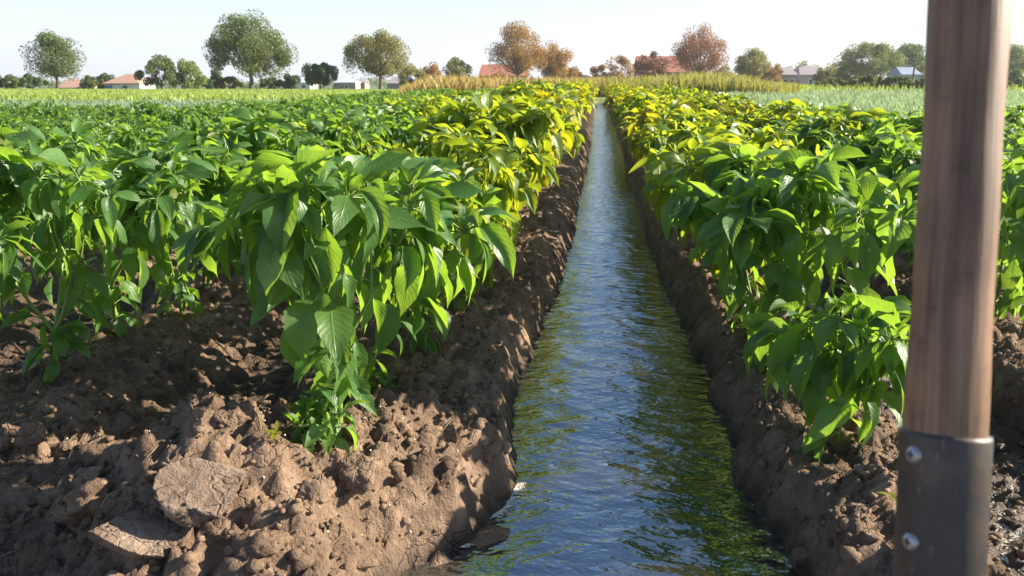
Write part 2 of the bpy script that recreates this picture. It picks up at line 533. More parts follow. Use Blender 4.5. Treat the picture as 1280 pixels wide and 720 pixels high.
water_sheet('irrigation_water', FX, .66, -2.0, 31.0, .0065)
water_sheet('irrigation_water', RFX, .23, -2.0, 28.0, .003)


# ------------------------------------------------------------------ pepper leaves and plants
def leaves_np(P, az, p0, droop, L, W, fold, roll, ns, nt, rng, wave=1.0):
    """many leaves at once: base P, heading az, start pitch p0, total droop, length, width"""
    n = len(L)
    s = np.linspace(0, 1, ns + 1)
    ang = np.maximum(p0[:, None] - droop[:, None] * (s[None] ** .75), -1.75)
    ds = L[:, None] / ns
    cr = np.cumsum(np.cos(ang) * ds, 1) - np.cos(ang[:, :1]) * ds
    cz = np.cumsum(np.sin(ang) * ds, 1) - np.sin(ang[:, :1]) * ds
    prof = (s ** .66) * ((1 - s) ** 1.12)
    prof = prof / prof.max()
    tail = np.clip((s - .70) / .3, 0, 1)
    prof = prof * (1 - .3 * tail)
    prof[0] = .05; prof[-1] = .015
    w = W[:, None] * .5 * prof[None] * (1 + rng.normal(0, .07, (n, ns + 1)))
    w = w * (1 + .22 * rng.normal(0, 1, n)[:, None] * (s[None] - .45))
    t = np.linspace(-1, 1, nt + 1)
    heading = np.stack([np.cos(az), np.sin(az), 0 * az], -1)
    side = np.stack([-np.sin(az), np.cos(az), 0 * az], -1)
    zv = np.array([0, 0, 1.0])
    tang = np.cos(ang)[..., None] * heading[:, None] + np.sin(ang)[..., None] * zv
    nrm = -np.sin(ang)[..., None] * heading[:, None] + np.cos(ang)[..., None] * zv
    rl = roll[:, None] * (0.4 + .6 * s[None])
    sd = np.cos(rl)[..., None] * side[:, None] + np.sin(rl)[..., None] * nrm
    nn = -np.sin(rl)[..., None] * side[:, None] + np.cos(rl)[..., None] * nrm
    ctr = P[:, None] + cr[..., None] * heading[:, None] + cz[..., None] * zv
    # side-swing along the leaf
    sw = (rng.normal(0, .17, n) * L)[:, None] * s[None] ** 2
    ctr = ctr + sw[..., None] * side[:, None]
    ph = rng.uniform(0, 6.28, n)[:, None, None]
    lift = np.abs(t)[None, None] * np.sin(fold)[:, None, None] - .18 * (np.abs(t) ** 2.2)[None, None] * np.sin(fold)[:, None, None]
    wav = wave * rng.uniform(.03, .22, n)[:, None, None] * np.sin(s[None, :, None] * 9.5 + ph + 1.3 * t[None, None]) * (np.abs(t) ** 1.5)[None, None]
    skew = 1 + .12 * rng.normal(0, 1, n)[:, None, None] * np.sign(t)[None, None]
    wid = w[..., None] * skew * (t * 1.0)[None, None] * np.cos(fold)[:, None, None]
    up = w[..., None] * (lift + wav)
    V = ctr[:, :, None] + wid[..., None] * sd[:, :, None] + up[..., None] * nn[:, :, None]
    k = (ns + 1) * (nt + 1)
    i, j = np.meshgrid(np.arange(ns), np.arange(nt), indexing='ij')
    q = np.stack([i * (nt + 1) + j, i * (nt + 1) + j + 1, (i + 1) * (nt + 1) + j + 1, (i + 1) * (nt + 1) + j], -1).reshape(-1, 4)
    F = (q[None] + (np.arange(n) * k)[:, None, None]).reshape(-1, 4)
    UV = np.stack(np.broadcast_arrays((t * .5 + .5)[None, None], s[None, :, None]), -1)
    UV = np.broadcast_to(UV, (n, ns + 1, nt + 1, 2))
    return V.reshape(-1, 3), F, UV.reshape(-1, 2)


def plant_skeleton(seed, h=.60, bare=.14, spread=1.0, lean=(0, 0), dens=1.0, leaf=.125, low=3, droopy=1.0):
    rng = np.random.default_rng(seed)
    stems = []; LV = []

    def add_leaf(p, az, pitch, L, drop):
        LV.append((p, az, pitch, L, drop))

    def grow(p, d, ln, rad, depth):
        n = 4
        pts = [p]; dd = d.copy()
        for k in range(n):
            dd = dd + rng.normal(0, .10, 3) + np.array([0, 0, .06]); dd /= np.linalg.norm(dd)
            pts.append(pts[-1] + dd * ln / n)
        stems.append((np.array(pts), np.linspace(rad, rad * .75, n + 1)))
        e = pts[-1]
        outaz = math.atan2(dd[1], dd[0])
        for k in range(1, n + 1):
            for r in range(1 if rng.random() < .8 * dens else 0):
                add_leaf(pts[k], outaz + rng.uniform(-1.9, 1.9), rng.uniform(-.6, .7), leaf * rng.uniform(.55, 1.35), rng.uniform(.3, 2.0) * droopy)
        if depth <= 0 or e[2] > h * .93:
            for r in range(int(round(rng.integers(5, 8) * dens))):
                add_leaf(e, rng.uniform(0, 6.28), rng.uniform(-.3, 1.2), leaf * rng.uniform(.55, 1.1), rng.uniform(.3, 1.8) * droopy)
            for r in range(3):
                add_leaf(e, rng.uniform(0, 6.28), rng.uniform(.9, 1.35), leaf * rng.uniform(.3, .5), rng.uniform(.1, .6))
            return
        nb = 2 if rng.random() < .75 else 3
        a0 = rng.uniform(0, 6.28)
        for b in range(nb):
            a = a0 + b * 2 * math.pi / nb + rng.normal(0, .3)
            off = np.array([math.cos(a), math.sin(a), 0]) * rng.uniform(.28, .58) * spread
            nd = dd + off; nd[2] = max(nd[2], .35); nd /= np.linalg.norm(nd)
            grow(e, nd, ln * rng.uniform(.72, .98), rad * .72, depth - 1)
        add_leaf(e, rng.uniform(0, 6.28), rng.uniform(-.2, .4), leaf * rng.uniform(1.0, 1.3), rng.uniform(.8, 1.8) * droopy)

    d0 = np.array([lean[0], lean[1], 1.0]) + rng.normal(0, .05, 3); d0 /= np.linalg.norm(d0)
    top = np.array([0, 0, -.02]); pts = [top]
    for k in range(4):
        d0 = d0 + rng.normal(0, .04, 3); d0 /= np.linalg.norm(d0)
        pts.append(pts[-1] + d0 * (bare + .02) / 4)
    stems.append((np.array(pts), np.linspace(.0085, .007, 5) * (h / .6)))
    for k in range(low):
        add_leaf(pts[rng.integers(2, 5)], rng.uniform(0, 6.28), rng.uniform(0, .5), leaf * rng.uniform(.7, 1.0), rng.uniform(.6, 1.5))
    nb = 3; a0 = rng.uniform(0, 6.28)
    seg = (h - bare) * .40
    for b in range(nb):
        a = a0 + b * 2.09 + rng.normal(0, .25)
        nd = d0 + np.array([math.cos(a), math.sin(a), 0]) * .62 * spread; nd /= np.linalg.norm(nd)
        grow(pts[-1], nd, seg, .0055 * (h / .6), 2)
    return stems, LV, rng


def plant_arrays(spec, ns, nt, petioles=True, keep=1.0, leaf_scale=1.0, seg=5, stems_keep=True):
    stems, LV, rng = plant_skeleton(**spec)
    if keep < 1:
        idx = rng.permutation(len(LV))[:int(len(LV) * keep)]; LV = [LV[i] for i in idx]
    mb = MB()
    for p, r in stems: mb.tube(p, r, seg)
    n = len(LV)
    P = np.array([l[0] for l in LV]); az = np.array([l[1] for l in LV]); p0 = np.array([l[2] for l in LV])
    L = np.array([l[3] for l in LV]) * leaf_scale; dr = np.array([l[4] for l in LV])
    pl = L * rng.uniform(.25, .45, n)
    end = P + np.stack([np.cos(az) * np.cos(p0), np.sin(az) * np.cos(p0), np.sin(p0)], -1) * pl[:, None]
    if petioles:
        for k in range(n):
            mid = (P[k] + end[k]) / 2 + np.array([0, 0, pl[k] * .06])
            mb.tube([P[k], mid, end[k]], [.0022, .0017, .0015], 4)
    W = L * rng.uniform(.42, .58, n)
    fold = np.clip(rng.normal(.42, .24, n), .02, 1.1)
    roll = rng.normal(0, .75, n)
    V, F, UV = leaves_np(end, az, p0 - np.where(p0 > .8, .1, rng.uniform(.2, .9, n)), dr * .85, L, W, fold, roll, ns, nt, rng)
    return V, F, UV, mb


def make_plant(name, spec, loc, rz, label, group, mats=None, leaves=None):
    root = empty(name, loc, rz, label, 'pepper plant', group)
    V, F, UV, mb = plant_arrays(spec, 9, 4)
    mb.build('stem', M_STEM, root)
    mesh_np('foliage', V, F, mats or M_LEAF, UV, True, root)
    return root


# the prototypes: one mesh pair per variant and leaf tint, shared by all copies
VARS = []
for k in range(7):
    spec = dict(seed=100 + k, h=.60, bare=.13 + .02 * (k % 3), spread=.92 + .12 * (k % 2), leaf=.098 + .006 * (k % 4), dens=1.85, low=14, droopy=1.15)
    V, F, UV, mb = plant_arrays(spec, 8, 4)
    st = mb.build('stem', M_STEM); fo = mesh_np('foliage', V, F, M_LEAF, UV, True)
    me_y = fo.data.copy(); me_y.materials.clear(); me_y.materials.append(M_LEAFY)
    me_m = fo.data.copy(); me_m.materials.clear(); me_m.materials.append(M_LEAFM)
    VARS.append((st.data, (fo.data, me_m, me_y)))
    bpy.data.objects.remove(st); bpy.data.objects.remove(fo)


# low detail arrays for the mass of plants far down the rows
def merge_far(spots, rng):
    lows = []
    for k in range(6):
        V, F, UV, mb = plant_arrays(dict(seed=300 + k, h=.60, bare=.13, dens=1.75, leaf=.105, low=6, droopy=1.15), 3, 2, petioles=False, keep=.8, leaf_scale=1.08, seg=3)
        lows.append((V, F, UV))
    vs = []; fs = []; us = []; mi = []; n = 0
    for x, y, s, glow_tint in spots:
        V, F, UV = lows[rng.integers(0, 6)]
        a = rng.uniform(0, 6.28); c, s_ = math.cos(a), math.sin(a)
        sc = s * rng.uniform(.9, 1.12)
        W = np.empty_like(V)
        W[:, 0] = (V[:, 0] * c - V[:, 1] * s_) * sc + x
        W[:, 1] = (V[:, 0] * s_ + V[:, 1] * c) * sc + y
        W[:, 2] = V[:, 2] * sc
        vs.append(W); fs.append(F + n); us.append(UV); mi.append(np.full(len(F), glow_tint)); n += len(V)
    v, f, u, mi = np.vstack(vs), np.vstack(fs), np.vstack(us), np.concatenate(mi)
    return v, f, u, mi


rng = np.random.default_rng(5)
spots = []          # x, y, scale, glow tint, row id
WORDS = ['first', 'second', 'third', 'fourth', 'fifth', 'sixth', 'seventh', 'eighth', 'ninth', 'tenth', 'eleventh', 'twelfth', 'thirteenth', 'fourteenth', 'fifteenth', 'sixteenth']
for side, rows in (('left', L_ROWS), ('right', R_ROWS)):
    for k, rx in enumerate(rows):
        y0 = {('left', 0): 1.95, ('left', 1): 1.55, ('right', 0): 2.12, ('right', 1): 2.05}.get((side, k), 2.0)
        y = y0 + (0 if k < 2 else rng.uniform(0, .25))
        end = row_end(rx)
        hs = (.95, .86, .76, .68)[min(k, 3)] if side == 'left' else (.88, .84, .78, .72)[min(k, 3)]
        if k > 5: hs = .60
        while y < end:
            py = .31 if y < 12 else .36
            s = hs * rng.uniform(.86, 1.12)
            if side == 'left' and k == 0 and 7 < y < 16: s *= 1.06
            x = rx + rng.normal(0, .035) + (.045 if side == 'left' and k == 0 and y > 2.2 else 0)
            ang = math.atan2(x, y) + YAW
            if abs(ang) < .66 and y > 0:
                glow_lev = (np.interp(y, [1.8, 2.7, 4.2], [.1, 1.0, 1.9]) if k == 0 else np.interp(y, [2.5, 6.5], [.15, 1.5]) if k == 1 else np.interp(y, [4, 14], [.05, 1.2]) if k < 4 else .12)  # orange glow down the furrow put into leaf tint, stronger with distance
                glow_tint = int(np.clip(glow_lev + rng.uniform(-.3, .55) , 0, 2))
                spots.append((x, y, s, glow_tint, side, k))
            y += py * rng.uniform(.85, 1.15)

vis = []
for t in spots:
    x, y, s, glow_tint, side, k = t
    a = math.degrees(math.atan2(x, y)) + math.degrees(YAW)
    vis.append((math.hypot(x, y) + (0 if abs(a) < 34 else 50), t))
vis.sort(key=lambda q: q[0])
N_IND = 292
for d, (x, y, s, glow_tint, side, k) in vis[:N_IND]:
    st, fo = VARS[rng.integers(0, len(VARS))]
    z = tz(x, y) - .012
    where = {('left', 0): 'bushy pepper plant in the glow yellowed row along the left bank of the water',
             ('right', 0): 'bushy pepper plant in the row along the right bank of the water',
             ('right', 1): 'dark green pepper plant in the row behind the wooden shovel handle'}.get(
        (side, k), f'pepper plant in the {WORDS[k]} planted row {side} of the main water furrow')
    grp = {'left': 'pepper plants left of the furrow', 'right': 'pepper plants right of the furrow'}[side]
    if side == 'left' and k == 1: where = 'green pepper plant in the row beyond the dry cloddy trench at left'
    root = empty('pepper_plant', (x, y, z), rng.uniform(0, 6.28), where, 'pepper plant', grp)
    root.scale = (s * rng.uniform(.95, 1.1),) * 2 + (s,)
    link('stem', st, root); link('foliage', fo[glow_tint], root)
rest = [(x, y, s, glow_tint) for d, (x, y, s, glow_tint, side, k) in vis[N_IND:]]
v, f, u, mi = merge_far(rest, rng)
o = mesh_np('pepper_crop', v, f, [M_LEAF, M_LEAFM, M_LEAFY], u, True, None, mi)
tag(o, 'far pepper rows merging into one leafy green mass', 'crop', None, 'stuff')

# the plants at the row ends, each shaped for itself
p = ground_at(425, 568, 0)
make_plant('pepper_plant', dict(seed=21, h=.50, bare=.17, spread=.68, lean=(.05, 0), dens=.95, leaf=.112, low=9, droopy=1.3),
           (p[0], p[1], tz(p[0], p[1]) - .01), 1.0, 'tall drooping pepper plant at the front end of the row left of the water', 'pepper plants left of the furrow')
p = ground_at(1045, 562, -.03)
make_plant('pepper_plant', dict(seed=37, h=.29, bare=.09, spread=1.1, dens=.75, leaf=.105, low=6, droopy=1.3),
           (p[0], p[1], tz(p[0], p[1]) - .01), .4, 'small low pepper plant with broad dark leaves beside the shovel', 'pepper plants right of the furrow')
p = ground_at(410, 590, 0)
make_plant('pepper_plant', dict(seed=51, h=.10, bare=.02, spread=1.2, dens=.22, leaf=.06, low=3),
           (p[0], p[1], tz(p[0], p[1]) - .005), 0, 'little pepper seedling at the foot of the tall front plant', None)

# ------------------------------------------------------------------ clods
def clod_mesh(name, seed, flat=1.0, sub=3, rough=.33, mat=M_CLOD):
    r = np.random.default_rng(seed)
    bm = bmesh.new(); bmesh.ops.create_icosphere(bm, subdivisions=sub, radius=1.0)
    v = np.array([q.co[:] for q in bm.verts]); f = [[l.index for l in q.verts] for q in bm.faces]; bm.free()
    off = r.uniform(0, 50, 3)
    n = v / np.linalg.norm(v, axis=1, keepdims=True)
    q = n * 1.3 + off
    d = perlin(q[:, 0] + q[:, 2] * .7, q[:, 1] - q[:, 2] * .6) * rough * 1.6
    d += np.abs(perlin(q[:, 0] * 3 + q[:, 2] * 2.1, q[:, 1] * 3 - q[:, 2] * 1.9)) * rough * .9
    d += perlin(q[:, 0] * 8 + q[:, 2] * 6.1, q[:, 1] * 8 - q[:, 2] * 5.9) * rough * .42
    if sub > 2: d += perlin(q[:, 0] * 19 + q[:, 2] * 15.1, q[:, 1] * 19 - q[:, 2] * 16.9) * rough * .30
    v = n * (1 + d)[:, None]
    for k in range(5):       # broken faces
        a = r.normal(size=3); a /= np.linalg.norm(a); lim = r.uniform(.6, .85)
        e = v @ a; ex = np.maximum(e - lim, 0); v = v - ex[:, None] * a * .85
    v[:, 2] *= flat
    return v, np.array(f)


CL = []
for k in range(9):
    v, f = clod_mesh('soil_clod', k, (.75, .6, .85)[k % 3], 4)
    o = mesh_np('soil_clod', v, f, M_CLOD); CL.append(o.data); bpy.data.objects.remove(o)
rng = np.random.default_rng(11)
big = [(92, 640, 52), (150, 600, 45), (182, 585, 30), (250, 548, 34), (225, 560, 40), (310, 552, 30), (318, 575, 32), (345, 600, 30),
       (215, 612, 55), (60, 590, 38), (40, 560, 40), (25, 600, 35), (120, 615, 30), (330, 620, 40), (395, 640, 52), (450, 655, 50),
       (500, 640, 45), (545, 612, 45), (480, 605, 34), (560, 575, 36), (575, 618, 85), (528, 668, 95), (605, 585, 60), (450, 612, 70), (120, 640, 70), (300, 600, 60), (535, 545, 28), (600, 590, 34), (575, 640, 40), (120, 560, 30),
       (185, 535, 24), (330, 690, 70), (420, 700, 65), (60, 690, 40), (160, 545, 22), (285, 520, 22), (1060, 640, 40), (1010, 620, 40),
       (1090, 655, 32), (1035, 665, 36), (985, 600, 30), (1100, 560, 34), (1080, 590, 30), (950, 585, 28), (1110, 600, 26), (520, 690, 40)]
for px, py, w in big:
    b = ground_at(px, py, 0.0)
    dist = (b - CAM) @ FWD
    r = w * dist / FPX * .46
    z = tz(b[0], b[1])
    o = link('soil_clod', CL[rng.integers(0, 9)])
    o.location = (b[0], b[1], z - r * .02)
    o.scale = (r * rng.uniform(.8, 1.15), r * rng.uniform(.8, 1.15), r * rng.uniform(.7, 1.0))
    o.rotation_euler = (rng.uniform(-.4, .4), rng.uniform(-.4, .4), rng.uniform(0, 6.28))
    lab = 'rough brown soil clod in the heap at the front left of the furrow' if px < 800 else 'rough brown soil clod on the right bank beside the shovel'
    tag(o, lab, 'soil clod', 'soil clods at the row ends')
# two flat slabs of caked soil
for px, py, w, hgt, lab, seed, rx, rz in ((262, 648, 105, .42, 'flat grey brown slab of caked soil, tilted, biggest in the heap', 61, .42, .4),
                                         (178, 672, 110, .34, 'flat slab of caked soil lying left below the bigger slab', 62, .30, .9)):
    b = ground_at(px, py, .03); dist = (b - CAM) @ FWD; r = w * dist / FPX * .5
    v, f = clod_mesh('soil_slab', seed, 1.0, 5, .26)
    v[:, 2] = np.clip(v[:, 2], -.5, .40 + .10 * perlin(v[:, 0] * 4, v[:, 1] * 4) + .07 * perlin(v[:, 0] * 13, v[:, 1] * 13)) * hgt
    o = mesh_np('soil_slab', v, f, M_SLAB)
    o.scale = (r, r * .95, r); o.rotation_euler = (rx, .12, rz)
    o.location = (b[0], b[1], tz(b[0], b[1]) + .016)
    tag(o, lab, 'soil slab')
# crumbs strewn over the soil
v1, f1 = clod_mesh('crumb', 77, .8, 1)
vs, fs, n = [], [], 0
for k in range(11000):
    y = 1.05 + abs(rng.normal(0, .75)); x = rng.uniform(-1.9, 1.2)
    if shore_l(np.array([y]))[0] - .02 < x < shore_r(np.array([y]))[0] + .02: continue
    vs.append((x, y, math.exp(rng.normal(-5.55, .62))))
pts = np.array(vs); zz = terrain(pts[:, 0], pts[:, 1])
V = []; F = []
for (x, y, r), z in zip(pts, zz):
    if z < WATER_Z + .01: continue
    r = min(r, .028)
    a = rng.uniform(0, 6.28); c, s = math.cos(a), math.sin(a)
    q = v1 * np.array([rng.uniform(.8, 1.2), rng.uniform(.8, 1.2), rng.uniform(.7, 1)]) * r
    q = np.stack([q[:, 0] * c - q[:, 1] * s + x, q[:, 0] * s + q[:, 1] * c + y, q[:, 2] + z + r * .25], -1)
    V.append(q); F.append(f1 + len(V) * len(v1) - len(v1))
o = mesh_np('soil_crumbs', np.vstack(V), np.vstack(F), M_CLOD)
tag(o, 'small crumbs of dry soil strewn over the bed ends', 'soil', None, 'stuff')
# bits of straw, root and dead leaf
mb = MB()
for k in range(260):
    y = 1.1 + abs(rng.normal(0, .7)); x = rng.uniform(-1.6, 1.1)
    if shore_l(np.array([y]))[0] - .05 < x < shore_r(np.array([y]))[0] + .05: continue
    a = rng.uniform(0, 6.28); l = rng.uniform(.01, .045)
    ps = [(x + math.cos(a + q * rng.uniform(-.4, .4)) * l * q, y + math.sin(a) * l * q) for q in (-1, 0, 1)]
    mb.tube([(p_[0], p_[1], tz(*p_) + .003) for p_ in ps], [.0007, .001, .0006], 4)
tag(mb.build('straw_bits', M_STRAWBIT), 'short bits of dry straw and root lying on the soil', 'straw', None, 'stuff')
# white grains
V = []; F = []
for k in range(150):
    px, py = (rng.normal(225, 60), rng.normal(560, 30)) if k < 70 else (rng.normal(380, 90), rng.normal(560, 60))
    b = ground_at(px, py, 0); z = tz(b[0], b[1]); r = rng.uniform(.0012, .0032)
    V.append(v1 * r + np.array([b[0], b[1], z + .004])); F.append(f1 + k * len(v1))
o = mesh_np('white_grains', np.vstack(V), np.vstack(F), M_FOAM)
tag(o, 'tiny white fertiliser grains scattered on the soil', 'grains', None, 'stuff')
# foam caught along the edges of the water
V = []; F = []; n = 0
for k in range(2600):
    if k < 1700:
        y = rng.uniform(1.33, 1.66); x = shore_l(np.array([y]))[0] + abs(rng.normal(.0, .009))
    else:
        y = rng.uniform(1.2, 1.5); x = shore_r(np.array([y]))[0] + rng.normal(.0, .006)
    if fbm(np.array([y]), np.array([5.5]), .07, 2)[0] < .05: continue
    r = rng.uniform(.0006, .0022)
    q = v1 * np.array([r, r, r * .5]) + np.array([x, y, WATER_Z + .004]); V.append(q); F.append(f1 + n * len(v1)); n += 1
for k in range(1600):
    b = ground_at(rng.normal(1255, 22), rng.normal(662, 22), WATER_Z)
    r = rng.uniform(.0008, .003)
    V.append(v1 * np.array([r, r, r * .5]) + np.array([b[0], b[1], WATER_Z + .003])); F.append(f1 + n * len(v1)); n += 1
o = mesh_np('foam', np.vstack(V), np.vstack(F), M_FOAM)
tag(o, 'off white foam caught along the water edge', 'foam', None, 'stuff')
# tiny weeds
for px, py, lab in ((352, 628, 'tiny green weed sprout on the soil heap'), (1114, 618, 'tiny green weed sprout on the wet soil by the shovel')):
    b = ground_at(px, py, 0)
    rr = np.random.default_rng(int(px))
    n = 6
    V, F, UV = leaves_np(np.tile(np.array([0, 0, .004]), (n, 1)), rr.uniform(0, 6.28, n), rr.uniform(.2, .9, n), rr.uniform(.3, .9, n),
                         rr.uniform(.018, .032, n), rr.uniform(.008, .013, n), np.full(n, .3), np.zeros(n), 5, 2, rr)
    o = mesh_np('weed_sprout', V, F, M_LEAFY, UV)
    o.location = (b[0], b[1], tz(b[0], b[1]) + .004)
    tag(o, lab, 'weed')

# ------------------------------------------------------------------ shovel
def cam_pt(px, py, D): return CAM + (FWD + RGT * ((px - 640) / FPX) + UPV * ((360 - py) / FPX)) * D


A = cam_pt(1209, 0, .42); B = cam_pt(1182, 540, .415)
ax = (A - B) / np.linalg.norm(A - B)
tg = B + ax * ((-.02 - B[2]) / ax[2])                 # where its line meets the ground
blade_len, sock_len = .26, float(np.linalg.norm(B - tg)) - .10
root = empty('shovel', tg, 0, 'worn wooden handled shovel standing upright in the soil at the right front', 'shovel')
zax = ax; xax = RGT - zax * (RGT @ zax); xax /= np.linalg.norm(xax); yax = np.cross(zax, xax)
from mathutils import Matrix
root.matrix_world = Matrix(((xax[0], yax[0], zax[0], tg[0]), (xax[1], yax[1], zax[1], tg[1]), (xax[2], yax[2], zax[2], tg[2]), (0, 0, 0, 1)))
zB = float((B - tg) @ ax)
mb = MB()
zs = np.concatenate([np.linspace(zB - .10, zB + .75, 60)])
rad = .0192 + .0004 * np.sin(zs * 23) + .0003 * np.sin(zs * 61 + 1)
rad[-3:] *= (.98, .9, .6)
mb.tube(np.stack([.0012 * np.sin(zs * 9), 0 * zs, zs], -1), rad, 32, True)
mb.build('handle', M_WOOD, root)
mb = MB()
zs = np.array([.12, .16, .22, zB - .12, zB - .02, zB - .0025, zB, zB - .0005, zB - .003, zB - .05])
ro = np.array([.017, .0192, .0207, .0213, .0214, .0216, .0211, .0199, .0196, .0196])
mb.tube(np.stack([0 * zs, 0 * zs, zs], -1), ro, 40)
so = mb.build('socket', M_STEEL, root)
# blade: a dished plate with a rounded point, driven into the ground
us = np.linspace(-1, 1, 17); ws = np.linspace(0, 1, 15)
Vv = []
for w in ws:
    hw = .095 * (1 if w < .55 else math.sqrt(max(1 - ((w - .55) / .45) ** 2, .0)) * .98 + .02) * (.75 + .25 * min(1, w / .12))
    for q in us:
        Vv.append((q * hw, .03 * (1 - q * q) * (1 - w * .6) - .012, .16 - w * .34))
Vv = np.array(Vv); back = Vv + np.array([0, -.002, 0])
nq = len(us)
q1 = np.array([[i * nq + j, i * nq + j + 1, (i + 1) * nq + j + 1, (i + 1) * nq + j] for i in range(len(ws) - 1) for j in range(nq - 1)])
edge = [i * nq for i in range(len(ws))] + [(len(ws) - 1) * nq + j for j in range(1, nq)] + [i * nq + nq - 1 for i in range(len(ws) - 2, -1, -1)] + [j for j in range(nq - 2, 0, -1)]
N0 = len(Vv)
q2 = np.array([[edge[k], edge[(k + 1) % len(edge)], edge[(k + 1) % len(edge)] + N0, edge[k] + N0] for k in range(len(edge))])
mesh_np('blade', np.vstack([Vv, back]), np.vstack([q1, q1[:, ::-1] + N0, q2]), M_STEEL, parent=root)
for px, py in ((1142, 568), (1138, 677)):
    # a pan-head screw with a cross recess, on the socket's near-left side
    d = ray(px, py); d = d / np.linalg.norm(d)
    o_l = np.array([(CAM - tg) @ xax, (CAM - tg) @ yax, (CAM - tg) @ zax]); d_l = np.array([d @ xax, d @ yax, d @ zax])
    a_ = d_l[0] ** 2 + d_l[1] ** 2; b_ = 2 * (o_l[0] * d_l[0] + o_l[1] * d_l[1]); c_ = o_l[0] ** 2 + o_l[1] ** 2 - .0214 ** 2
    disc = max(b_ * b_ - 4 * a_ * c_, 0)
    hit = o_l + d_l * ((-b_ - math.sqrt(disc)) / (2 * a_))
    ang = math.atan2(hit[1], hit[0]); nrm = np.array([math.cos(ang), math.sin(ang), 0])
    mb = MB()
    zp = np.array([-.002, .0, .0012, .0022, .0026]); rp = np.array([.0046, .0046, .0041, .0029, .0015])
    c = np.array([.0212 * nrm[0], .0212 * nrm[1], hit[2]])
    mb.tube(c + zp[:, None] * nrm, rp, 20, True)
    sc = mb.build('screw', M_SCREW, root)
    mb = MB()
    t1 = np.array([-nrm[1], nrm[0], 0]); t2 = np.array([0, 0, 1.0])
    for e in (t1, t2):
        mb.tube([c + nrm * .0024 - e * .0022, c + nrm * .0027, c + nrm * .0024 + e * .0022], [.0006, .0008, .0006], 6, True)
    mb.build('cross_slot', M_STEEL, sc)

# ------------------------------------------------------------------ far vegetation
def tree_leaf(name, c, tmul=2.2):
    return leaf_mat(name, tuple(x * .7 for x in c), tuple(x * 1.25 for x in c), (min(1, c[0] * tmul), min(1, c[1] * tmul), c[2] * tmul * .6), False, .55, .35, .35)


TL = {'green': tree_leaf('foliage_green', (.12, .155, .055)), 'dark': tree_leaf('foliage_dark', (.07, .12, .04)),
      'light': tree_leaf('foliage_light', (.16, .20, .055)), 'olive': tree_leaf('foliage_olive', (.19, .18, .055)),
      'russet': tree_leaf('foliage_russet_glow_tint', (.27, .15, .04)), 'red': tree_leaf('foliage_red_glow_tint', (.23, .095, .035))}  # russet and red brown: orange glow painted into the colour of green trees


def leaf_cloud(ctrs, sig, n, size, rng):
    k = rng.integers(0, len(ctrs), n)
    q = rng.normal(0, 1, (n, 3)); q *= np.minimum(1, 1.7 / np.linalg.norm(q, axis=1, keepdims=True))
    P = ctrs[k] + q * sig[k][:, None]
    a = rng.normal(size=(n, 3)); a /= np.linalg.norm(a, axis=1, keepdims=True)
    b = np.cross(a, rng.normal(size=(n, 3))); b /= np.linalg.norm(b, axis=1, keepdims=True)
    L = size * rng.uniform(.6, 1.4, n)[:, None]
    V = np.stack([P - a * L, P + b * L * .5, P + a * L, P - b * L * .5], 1).reshape(-1, 3)
    F = np.arange(n * 4).reshape(-1, 4)
    return V, F


def tree(name, label, cat, px, dist, wpx, top, bot, col, seed, trunk=True, n=6000, crown_bot=None, group=None, nc=34, leaf=.14):
    rng = np.random.default_rng(seed)
    b = far_at(px, dist); sc = dist / FPX
    W = wpx * sc; ztop = height_at(top, dist) - b[2]
    zb = height_at(crown_bot if crown_bot else bot, dist) - b[2]; zb = max(zb, .0)
    root = empty(name, tuple(b), 0, label, cat, group)
    cz, rz_, rx = (ztop + zb) / 2, (ztop - zb) / 2, W / 2
    ctr = []
    while len(ctr) < nc:
        q = rng.uniform(-1, 1, 3)
        d = np.linalg.norm(q)
        if .45 < d < .92 or (d < .45 and rng.random() < .35): ctr.append(q)
    ctr = np.array(ctr) * np.array([rx, rx, rz_]) * np.array([.95, .95, 1.0]) + np.array([0, 0, cz])
    ctr[:, :2] *= np.clip(.72 + .55 * (1 - np.abs((ctr[:, 2:3] - cz + .2 * rz_) / rz_)), .5, 1.08)
    sig = rng.uniform(.13, .25, nc) * min(rx, rz_)
    V, F = leaf_cloud(ctr, sig, n, leaf, rng)
    V[:, 2] = np.maximum(V[:, 2], .02)
    mesh_np('crown', V, F, TL[col], None, False, root)
    mb = MB()
    th = max(zb + .25 * rz_, .3); tr = max(.028 * (ztop), .05)
    mb.tube([[0, 0, -.15], [.05 * rx, 0, th * .5], [.02 * rx, .03, th]], [tr * 1.2, tr, tr * .8], 8)
    for k in range(0, nc, 2):
        e = ctr[k]; s0 = np.array([.02 * rx, .03, th * rng.uniform(.75, 1.0)])
        m = s0 * .45 + e * .55 + np.array([0, 0, -.08 * rz_])
        mb.tube([s0, m, e], [tr * .5, tr * .28, tr * .08], 5)
    mb.build('trunk', M_BARK, root)
    return root


